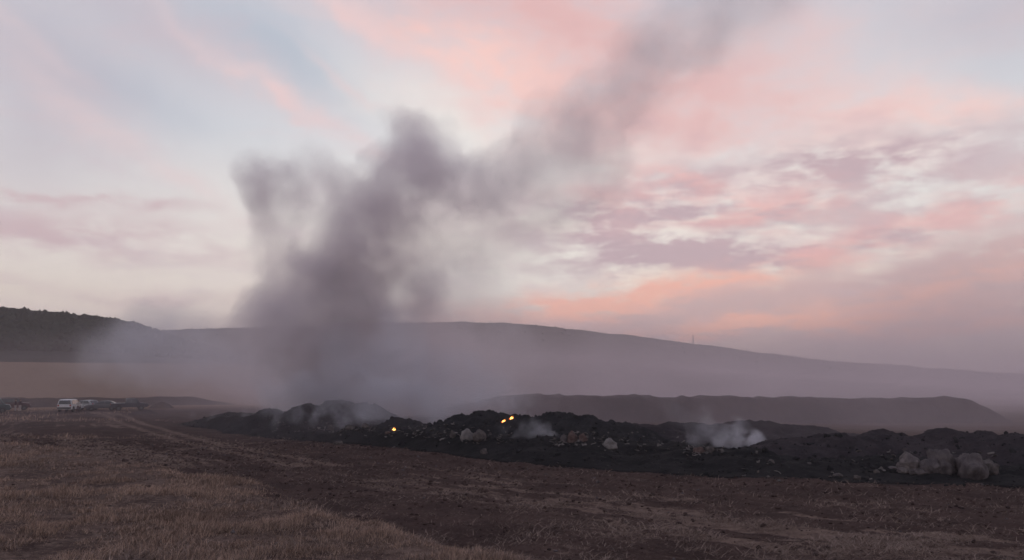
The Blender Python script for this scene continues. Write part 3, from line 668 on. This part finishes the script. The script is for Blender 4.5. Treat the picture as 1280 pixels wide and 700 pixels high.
car('van', 'dark teal van cut off by the left edge of the picture', 'van', vloc(-13, 516), R_(60), VAN_P, 1.9, 1.2, 2.08, (1.5, -1.5), .36, 'teal_paint', VAN_W, ((1.76, 1.22), (1.2, 1.9)), ((-2.45, 1.2), (-2.43, 1.85)))

# ------------------------------------------------------------------ people (three small figures by the vehicles)
M['skin'] = noisy('skin', (.3, .18, .13, 1), (.34, .21, .15, 1), 8, .6, .3, 0); M['hair'] = noisy('dark_hair', (.012, .01, .009, 1), (.025, .02, .018, 1), 20, .7, .3, 0)
M['dark_top'] = noisy('dark_maroon_cloth', (.045, .02, .028, 1), (.06, .03, .035, 1), 10, .9, .1, 0); M['pale_cloth'] = noisy('pale_cloth', (.36, .32, .31, 1), (.44, .39, .37, 1), 10, .9, .1, 0)
M['blue_cloth'] = noisy('dark_blue_cloth', (.03, .033, .05, 1), (.04, .045, .065, 1), 10, .9, .1, 0); M['shoe'] = M['trim']
def person(label, loc, rz, top, bottom, arm=0.0, h=1.74):
    k = h / 1.74
    J = [((0, 0, .95), .15, .105), ((0, 0, 1.12), .135, .095), ((0, 0, 1.3), .155, .11), ((0, 0, 1.43), .13, .085), ((0, .01, 1.5), .055, .055), ((0, .02, 1.58), .075, .085), ((0, .025, 1.66), .08, .1), ((0, .02, 1.73), .055, .07)]
    E = [(i, i + 1) for i in range(7)]
    def addj(p, r, r2, par): J.append((p, r, r2)); E.append((par, len(J) - 1)); return len(J) - 1
    for s in (1, -1):
        hip = addj((s * .095, 0, .88), .095, .1, 0); kn = addj((s * .11, .02, .5), .062, .066, hip); an = addj((s * .115, -.02, .09), .042, .045, kn); addj((s * .125, .13, .035), .04, .03, an)
        sh = addj((s * .19, 0, 1.42), .06, .06, 3); elb = addj((s * .25, .0 + arm * .08, 1.13), .043, .043, sh); wr = addj((s * .26, .06 + arm * .22, .89 + arm * .12), .028, .025, elb)
        pa_ = addj((s * .26, .075 + arm * .27, .82 + arm * .14), .036, .018, wr)
        for f in range(4): 
            kk = addj((s * (.262), .045 + f * .019 + arm * .3, .765 + arm * .14), .0095, .0095, pa_); addj((s * .25, .048 + f * .019 + arm * .31, .725 - .006 * (f in (1, 2)) + arm * .14), .008, .008, kk)
        th = addj((s * .245, .12 + arm * .27, .8 + arm * .14), .011, .011, pa_); addj((s * .238, .135 + arm * .28, .765 + arm * .14), .009, .009, th)
    me = bpy.data.meshes.new('person'); me.from_pydata([tuple(c * k for c in j[0]) for j in J], E, [])
    tmp = bpy.data.objects.new('person', me); C.objects.link(tmp); md = tmp.modifiers.new('skin', 'SKIN'); md.use_smooth_shade = True
    for i, j in enumerate(J): me.skin_vertices[0].data[i].radius = (j[1] * k, j[2] * k)
    me.skin_vertices[0].data[0].use_root = True
    sb = tmp.modifiers.new('sub', 'SUBSURF'); sb.levels = sb.render_levels = 1
    dg = bpy.context.evaluated_depsgraph_get(); dg.update(); bmh = bpy.data.meshes.new_from_object(tmp.evaluated_get(dg))
    bpy.data.objects.remove(tmp)
    bmh.materials.clear(); o = link('person', bmh, [M['skin'], M[top], M[bottom], M['shoe']], None, loc); o.rotation_euler = (0, 0, rz)
    for f in bmh.polygons:
        c = f.center / k; f.use_smooth = True
        armz = abs(c.x) > .2 and c.z < 1.45
        f.material_index = 0 if c.z > 1.475 or (armz and c.z < .9) else 3 if c.z < .1 else 1 if c.z > .95 or armz else 2
    bm = bmesh.new(); bmesh.ops.create_uvsphere(bm, u_segments=14, v_segments=10, radius=1)
    bmesh.ops.delete(bm, geom=[q for q in bm.verts if q.co.z < -.15 and q.co.y > -.2], context='VERTS')
    for q in bm.verts: q.co = Vector((q.co.x * .088 * k, (q.co.y * .108 + .01) * k, (q.co.z * .1 + 1.68) * k))
    bm_obj('hair', bm, M['hair'], o, None, True)
    for s in (1, -1):
        bm = bmesh.new(); bmesh.ops.create_uvsphere(bm, u_segments=8, v_segments=6, radius=.011 * k); bm_obj('eye', bm, M['hair'], o, (s * .03 * k, .117 * k, 1.645 * k))
    bm = bmesh.new(); bmesh.ops.create_cone(bm, segments=6, radius1=.016 * k, radius2=.006 * k, depth=.045 * k, cap_ends=True); bm_obj('nose', bm, M['skin'], o, (0, .125 * k, 1.615 * k))
    return tag(o, label, 'person')
def ploc(u, v): p = hit(u, v); return (p.x, p.y, gz(p.x, p.y) + .0)
person('person in dark top and pale trousers by the maroon car, left of the two', ploc(19, 514.5), 2.6, 'dark_top', 'pale_cloth', 0)
person('person in dark top and pale trousers by the maroon car, right of the two', ploc(24.5, 514.5), 4.2, 'dark_top', 'pale_cloth', .6)
person('person in pale shirt standing by the rear corner of the white car', ploc(97, 516.5), 3.4, 'pale_cloth', 'dark_top', .4)

# ------------------------------------------------------------------ ground cover: dry grass, straw, clods
def blades(name, n, xr, yr, maskf, hr, wr, lean, mat, label, thr=.0, flat=False):
    y = yr[0] * (yr[1] / yr[0]) ** rng.random(n); x = rng.uniform(-.74, .74, n) * y + rng.uniform(-2, 2, n); k = (x > xr[0]) & (x < xr[1]); x, y = x[k], y[k]
    m = maskf(x, y); k = rng.random(len(x)) < m; x, y, m = x[k], y[k], m[k]; n = len(x)
    z = gh(x, y) - .01
    clump = .2 + 1.7 * sst(fbm2(x, y, 1.3, 4, 77, .6), .28, .72)
    h = rng.uniform(*hr, n) * clump; wd = rng.uniform(*wr, n) * (1 + y / 45); a = rng.uniform(0, 2 * np.pi, n); la = rng.normal(.4, 1.7, n); ll = (np.abs(rng.normal(lean, lean * .5, n)) if lean < .9 else rng.uniform(.95, 1.15, n)) * h
    b0 = np.stack([x, y, z], -1); dx = np.stack([np.cos(a) * wd, np.sin(a) * wd, 0 * a], -1)
    lv = np.stack([np.cos(la) * ll, np.sin(la) * ll, 0 * a], -1); up = np.stack([0 * h, 0 * h, np.sqrt(np.maximum(h * h - ll * ll * .8, (.04 * h) ** 2))], -1)
    mid = b0 + up * .6 + lv * .4; tip = b0 + up + lv
    V = np.stack([b0 - dx, b0 + dx, mid + dx * .7, mid - dx * .7, tip], 1).reshape(-1, 3); i = np.arange(n)[:, None] * 5
    F = np.concatenate([i + np.array([[0, 1, 2]]), i + np.array([[0, 2, 3]]), i + np.array([[3, 2, 4]])])
    me = np_mesh(name, V, F, False); fattr(me, 'tone', np.repeat(rng.random(n) * .6 + .6 * (fbm2(x, y, 1.7, 4, 88, .65) - .25), 5))
    return tag(link(name, me, mat), label, 'grass', kind='stuff')
def grass_mat(name, c1, c2):
    m, t, b = newmat(name, .9, .1); A = t.add('ShaderNodeAttribute', attribute_name='tone').outputs['Fac']
    t.set(b, 'Base Color', t.mix(t.step(A, .2, .8), c1, c2)); return m
M['grass'] = grass_mat('dry_grass', (.16, .106, .085, 1), (.5, .35, .28, 1)); M['straw'] = grass_mat('cut_straw', (.13, .09, .078, 1), (.32, .235, .2, 1))
gm = lambda x, y: grass_mask(x, y) * sst(fbm2(x, y, 1.6, 4, 55), .25, .6) * (.45 + .55 * sst(fbm2(x, y, 8, 3, 56), .35, .6))
blades('dry_grass', 900000, (-62, 12), (17, 66), gm, (.06, .18), (.003, .007), .78, M['grass'], 'dry brown grass covering the left foreground')
blades('verge_grass', 160000, (-95, -25), (62, 126), gm, (.1, .25), (.006, .012), .7, M['grass'], 'dry grass around the parked vehicles')
sm_ = lambda x, y: .10 * (tcoord(x, y) < 0) + .7 * straw_mask(x, y)
blades('cut_straw', 520000, (-45, 32), (18, 70), sm_, (.08, .25), (.004, .008), .97, M['straw'], 'cut straw lying in rows on the bare soil')
def clods(name, n, xr, yr, maskf, sr, mat, label):
    x = rng.uniform(*xr, n); y = np.sqrt(rng.uniform(yr[0] ** 2, yr[1] ** 2, n)); inv = np.abs(x) < y * .72 + 3; x, y = x[inv], y[inv]
    k = rng.random(len(x)) < maskf(x, y); x, y = x[k], y[k]; n = len(x)
    s = sr[0] * (sr[1] / sr[0]) ** (rng.random(n) ** 2.2); iv, f = I1
    r = 1 + (rng.random((n, len(iv), 1)) - .5) * .7
    V = iv[None] * r * s[:, None, None] * rng.uniform(.7, 1.3, (n, 1, 3)) * np.array([1, 1, .7]); V = V + np.stack([x, y, gh(x, y) + s * .15], -1)[:, None]
    F = (f[None] + np.arange(n)[:, None, None] * len(iv)).reshape(-1, 3); me = np_mesh(name, V.reshape(-1, 3), F, False)
    return tag(link(name, me, mat), label, 'clods', kind='stuff')
M['clod'] = noisy('soil_clod', (.03, .02, .0195, 1), (.085, .056, .05, 1), .8, 1, .05, 0)
clods('soil_clods', 26000, (-45, 34), (18, 62), lambda x, y: (1 - grass_mask(x, y)) * (tcoord(x, y) < 0) * .9 + .08, (.02, .1), M['clod'], 'loose clods scattered over the bare soil')
clods('pale_stones', 420, (-30, 34), (18, 60), lambda x, y: (tcoord(x, y) < 1) * 1.0, (.03, .11), M['pale2'], 'small pale stones scattered over the bare soil')

# ------------------------------------------------------------------ smoke: density grids made from procedural fields
def smoke_mat(name, color, dens, aniso=.2):
    m = bpy.data.materials.new(name); m.use_nodes = True; t = NT(m.node_tree)
    v = t.add('ShaderNodeVolumePrincipled', i={'Color': color, 'Density': dens, 'Anisotropy': aniso}); t.l.new(v.outputs[0], t.add('ShaderNodeOutputMaterial').inputs['Volume']); return m
def smoke(name, label, lo, hi, vox, field, mat):
    lo = np.array(lo, float); hi = np.array(hi, float); n = np.maximum(((hi - lo) / vox).astype(int) + 1, 4); hi = lo + (n - 1) * vox
    x = lo[0] + np.arange(n[0]) * vox; y = lo[1] + np.arange(n[1]) * vox; z = lo[2] + np.arange(n[2]) * vox
    Zg, Yg, Xg = np.meshgrid(z, y, x, indexing='ij'); Xg = Xg.astype(np.float32); Yg = Yg.astype(np.float32); Zg = Zg.astype(np.float32)
    Dn = field(Xg, Yg, Zg).astype(np.float32)
    fx = lambda i, k: np.clip(np.minimum(i, k - 1 - i) / 3.0, 0, 1)      # fade to nothing at the grid's faces
    Dn *= np.clip((n[2] - 1 - np.arange(n[2])) / 3.0, 0, 1)[:, None, None] * fx(np.arange(n[1]), n[1])[None, :, None] * fx(np.arange(n[0]), n[0])[None, None, :]
    c = (lo + hi) / 2; c[2] = lo[2]
    me = bpy.data.meshes.new(name); N = Dn.size; me.vertices.add(N)
    me.vertices.foreach_set('co', np.stack([Xg - c[0], Yg - c[1], Zg - c[2]], -1).astype(np.float32).ravel()); fattr(me, 'd', Dn)
    o = link(name, me, mat, loc=tuple(c))
    ng = bpy.data.node_groups.new(name, 'GeometryNodeTree'); ng.interface.new_socket('Geometry', in_out='INPUT', socket_type='NodeSocketGeometry'); ng.interface.new_socket('Geometry', in_out='OUTPUT', socket_type='NodeSocketGeometry')
    t = NT(ng); gi = t.add('NodeGroupInput'); go = t.add('NodeGroupOutput')
    l2, h2 = lo - c, hi - c
    q = t.v('MULTIPLY', t.v('SUBTRACT', t.add('GeometryNodeInputPosition').outputs[0], tuple(l2)), (1 / vox,) * 3); sx = t.add('ShaderNodeSeparateXYZ', i={0: q})
    rd = lambda k: t.m('MINIMUM', t.m('MAXIMUM', t.m('ROUND', sx.outputs[k]), 0.0), float(n[k] - 1))
    idx = t.m('ADD', rd(0), t.m('MULTIPLY', t.m('ADD', rd(1), t.m('MULTIPLY', rd(2), float(n[1]))), float(n[0])))
    si = t.add('GeometryNodeSampleIndex', data_type='FLOAT', domain='POINT'); na = t.add('GeometryNodeInputNamedAttribute', data_type='FLOAT'); na.inputs[0].default_value = 'd'
    t.l.new(gi.outputs[0], si.inputs['Geometry']); t.l.new(na.outputs[0], si.inputs['Value']); t.l.new(idx, si.inputs['Index'])
    vc = t.add('GeometryNodeVolumeCube', i={'Min': tuple(l2), 'Max': tuple(h2), 'Resolution X': int(n[0]), 'Resolution Y': int(n[1]), 'Resolution Z': int(n[2])})
    t.l.new(si.outputs[0], vc.inputs['Density']); smn = t.add('GeometryNodeSetMaterial'); smn.inputs['Material'].default_value = mat
    t.l.new(vc.outputs[0], smn.inputs[0]); t.l.new(smn.outputs[0], go.inputs[0])
    md = o.modifiers.new('smoke', 'NODES'); md.node_group = ng
    return tag(o, label, 'smoke', kind='stuff')
def blob_field(B, warp, wcell, ncell, seed, vox, lo_n=.25, gain=.58, contrast=1.5, soft=.7, grainy=.3, eat=3.2):
    """B: (centre, radius (3), amplitude)"""
    def f(X, Y, Z):
        sh = X.shape; w1 = (grid_noise(sh, wcell / vox, seed, 4, .5) - .5) * warp; w2 = (grid_noise(sh, wcell / vox, seed + 1, 4, .5) - .5) * warp; w3 = (grid_noise(sh, wcell / vox, seed + 2, 4, .5) - .5) * warp
        Sx = np.zeros(sh, np.float32); Sh = np.zeros(sh, np.float32); z0, y0, x0 = Z[0, 0, 0], Y[0, 0, 0], X[0, 0, 0]
        for c, r, a in B:
            sl = []
            for q, (o0, nn) in enumerate(((z0, sh[0]), (y0, sh[1]), (x0, sh[2]))):
                cc = c[2 - q]; rr = r[2 - q] + warp * .52 + vox; i0 = max(0, int((cc - rr - o0) / vox)); i1 = min(nn, int((cc + rr - o0) / vox) + 2); sl.append(slice(i0, max(i0, i1)))
            sl = tuple(sl)
            if any(s_.stop <= s_.start for s_ in sl): continue
            d2 = ((X[sl] + w1[sl] - c[0]) / r[0]) ** 2 + ((Y[sl] + w2[sl] - c[1]) / r[1]) ** 2 + ((Z[sl] + w3[sl] - c[2]) / r[2]) ** 2
            g = np.clip(1 - d2, 0, 1).astype(np.float32); ga = a * g ** .8
            Sh[sl] = np.maximum(Sh[sl], g) + .3 * np.minimum(Sh[sl], g); Sx[sl] = np.maximum(Sx[sl], ga) + .25 * np.minimum(Sx[sl], ga)
        nz = grid_noise(sh, ncell / vox, seed + 7, 5, gain)
        n2 = grid_noise(sh, ncell * 2.2 / vox, seed + 9, 3, .5)
        er = sst(Sh * contrast - (nz - lo_n) * eat, 0, soft)            # billowing edges eaten away by the noise
        return Sx * er * (.45 + 1.1 * np.clip((n2 - .25) * 1.8, 0, 1.2)) * (1 - grainy + grainy * 2.0 * np.clip((nz - .36) * 4, 0, 1.2))
    return f
def pb_(lst, Y0, dz=1.0, seed=0, jit=2.5):
    r = random.Random(seed); out = []
    for e in lst:
        u, v, rp, a = e[:4]; yy = (e[4] if len(e) > 4 else Y0) + r.uniform(-jit, jit); p = at(u, v, yy); R0 = rp / FPX * yy
        out.append((tuple(p), (R0, R0 * dz, R0), a))
    return out
M['smoke'] = smoke_mat('dark_smoke', (.958, .895, .925, 1), .74, .15)
M['smoke_thin'] = smoke_mat('drifting_smoke', (.97, .845, .9, 1), 1.4, .15)
M['smoke_white'] = smoke_mat('pale_smoke', (.85, .84, .9, 1), 1.25, .1)
main = [(400, 505, 50, .26), (440, 498, 56, .27), (480, 500, 56, .25), (520, 502, 52, .22), (360, 505, 42, .17), (560, 500, 50, .18), (600, 496, 42, .12), (390, 475, 70, .25), (470, 475, 70, .24), (530, 480, 60, .2),
 (430, 465, 88, .2), (400, 430, 96, .27), (350, 415, 80, .28), (455, 415, 90, .27), (330, 408, 62, .25), (500, 450, 84, .2), (548, 470, 74, .16), (590, 482, 62, .12), (515, 398, 74, .23), (420, 395, 92, .27),
 (410, 366, 86, .27), (440, 318, 84, .26), (380, 345, 62, .18), (455, 278, 84, .26), (495, 262, 72, .25), (475, 360, 78, .25), (495, 312, 68, .2),
 (320, 245, 46, .24), (312, 213, 36, .22), (350, 245, 46, .2), (335, 285, 42, .13), (375, 268, 50, .16), (395, 222, 44, .09), (355, 312, 46, .08), (425, 240, 48, .16), (352, 212, 36, .14),
 (505, 232, 66, .25), (522, 188, 64, .24), (505, 152, 50, .2), (555, 205, 68, .23), (602, 222, 64, .2), (490, 198, 50, .18), (560, 255, 64, .16), (540, 148, 44, .13),
 (645, 205, 60, .18), (690, 180, 70, .13), (722, 158, 68, .11), (755, 128, 70, .085), (790, 98, 80, .07), (828, 62, 90, .06), (868, 28, 98, .055), (915, -14, 108, .05), (975, -55, 115, .04),
 (620, 275, 80, .08), (685, 250, 74, .085), (560, 312, 70, .08), (530, 355, 62, .09), (600, 335, 70, .04), (740, 215, 66, .06), (660, 320, 64, .03),
 (565, 405, 80, .05), (600, 440, 80, .05), (605, 385, 80, .035), (575, 350, 76, .05), (640, 465, 70, .035), (560, 440, 76, .07), (300, 418, 50, .07), (255, 428, 55, .04), (285, 450, 60, .06), (215, 440, 55, .03)]
PV = .35
smoke('smoke_plume', 'huge dark grey column of smoke rising from the burning heap and drifting right', (-44, 65, 1.0), (34, 99, 53), PV, blob_field(pb_(main, 82, 1.1, 5), 6.5, 6.0, 3.2, 11, PV, .36, .74, 2.4, .45, .5, 4.6), M['smoke'])
# thin smoke drifting low over the hill's foot
def drift(X, Y, Z):
    sh = X.shape; n1 = grid_noise(sh, 16, 53, 4, .55); n2 = grid_noise(sh, 7, 61, 4, .55)
    top = 9 + .075 * (Y - 75) + 18 * (n1 - .5) + .15 * (Y - 75) * sst(X / Y, .28, .6)
    d = np.clip(1 - Z / np.maximum(top, 2), 0, 1) ** .7
    u = X / Y
    side = (.12 + .88 * sst(u, -.5, -.2)) * (1 - .25 * sst(u, .3, .7)); yy = sst(Y, 49, 78) * (1 - sst(Y, 300, 340))
    return (.0085 + .012 * np.exp(-Z / 6) * (1 - .6 * sst(Y, 110, 200))) * d * side * yy * np.clip((n2 - .2) * 1.9, .1, 2)
smoke('drifting_smoke', 'thin veil of grey smoke drifting low across the foot of the long hill', (-190, 47, .3), (300, 345, 72), 3.0, drift, M['smoke_thin'])
wl = [(110, 445, 65, .025), (165, 425, 65, .045), (215, 432, 75, .055), (255, 445, 70, .05), (290, 465, 65, .04), (150, 455, 60, .025), (320, 485, 50, .035), (200, 402, 50, .04), (265, 412, 65, .045), (310, 440, 60, .04)]
smoke('drifting_smoke', 'pale bluish smoke spreading left of the main column before the wooded hill', (-88, 110, 1), (-22, 150, 24), .9, blob_field(pb_(wl, 130, 1.0, 9), 6, 9, 5, 31, .9, .3, .55, 1.5, 1.0), M['smoke_white'])
# small wisps on the heaps
def wisp(label, lst, Y0, seed, vox=.11, warp=1.3):
    B = pb_(lst, Y0, 1.0, seed, .4); pad = .5
    lo = [min(c[i] - r[i] for c, r, a in B) - pad for i in range(3)]; hi = [max(c[i] + r[i] for c, r, a in B) + pad for i in range(3)]
    smoke('smoke_wisp', label, lo, hi, vox, blob_field(B, warp, 1.5, .75, seed, vox, .34, .68, 1.25, .45, .55), M['smoke_white'])
wisp('white puff of smoke billowing above the reddish lump on the right of the strip', [(950, 551, 14, .8), (940, 545, 16, .8), (925, 548, 18, .75), (912, 536, 18, .6), (905, 552, 18, .55), (922, 528, 14, .3), (915, 518, 10, .2), (895, 545, 18, .25), (880, 538, 20, .18), (866, 548, 20, .14), (862, 530, 22, .08), (845, 515, 24, .06), (835, 500, 22, .05), (880, 515, 20, .06)], 50.5, 71)
wisp('bluish wisp of smoke on the right slope of the tall black heap', [(694, 549, 8, .35), (688, 542, 13, .35), (678, 535, 15, .32), (668, 540, 14, .25), (658, 532, 15, .2), (648, 540, 13, .16), (670, 525, 12, .18), (640, 548, 12, .12), (630, 535, 12, .1)], 51, 72)
wisp('pale smoke rolling behind the crest of the tall heap by the two flames', [(650, 516, 9, .3), (640, 506, 14, .3), (622, 506, 17, .3), (603, 502, 18, .25), (585, 505, 18, .2), (572, 515, 16, .2), (662, 518, 7, .25), (630, 495, 14, .12), (560, 518, 22, .16), (545, 522, 20, .15), (525, 525, 20, .14), (600, 490, 26, .12), (630, 488, 24, .09), (655, 500, 20, .1), (570, 492, 28, .13), (540, 498, 28, .12)], 66, 73, .2)
wisp('bluish smoke seeping over the left smoking heap', [(350, 518, 16, .22), (372, 515, 18, .26), (395, 520, 16, .24), (418, 515, 19, .3), (432, 524, 16, .26), (455, 518, 18, .22), (480, 520, 18, .2), (500, 524, 16, .18), (405, 512, 13, .12), (472, 532, 10, .14), (345, 530, 10, .12), (510, 540, 12, .14), (535, 540, 14, .16)], 66.5, 74, .18)
rise = [(345, 505, 36, 0.119), (385, 495, 44, 0.170), (430, 490, 48, 0.187), (475, 495, 48, 0.187), (515, 495, 46, 0.187), (555, 498, 44, 0.170), (595, 500, 36, 0.136), (480, 458, 52, 0.119), (530, 462, 52, 0.136), (575, 468, 46, 0.119), (430, 450, 50, 0.102), (620, 480, 36, 0.085), (500, 420, 50, 0.068), (330, 480, 40, 0.085)]
smoke('rising_smoke', 'pale bluish smoke rising off the whole left and centre of the burning heap', (-29, 64, .6), (2, 82, 13), .3, blob_field(pb_(rise, 73, 1.0, 12), 3.5, 4, 2.0, 47, .3, .36, .66, 1.9, .7, .5, 3.6), M['smoke_white'])
wisp('thin blue smoke creeping along the far left end of the strip', [(240, 522, 8, .1), (262, 521, 9, .12), (285, 522, 9, .14), (305, 523, 9, .14), (325, 522, 11, .16), (270, 514, 9, .06), (310, 514, 12, .08)], 80, 75, .22)

# ------------------------------------------------------------------ haze: one even box of dusty air round everything but the sky
m = bpy.data.materials.new('haze'); m.use_nodes = True; t = NT(m.node_tree)
v = t.add('ShaderNodeVolumePrincipled', i={'Color': (.86, .78, .8, 1), 'Density': .0004, 'Anisotropy': .15}); t.l.new(v.outputs[0], t.add('ShaderNodeOutputMaterial').inputs['Volume'])
bm = bmesh.new(); boxm(bm, (0, 0, 59), (8800, 8800, 126)); o = bm_obj('haze', bm, m); tag(o, kind='stuff')
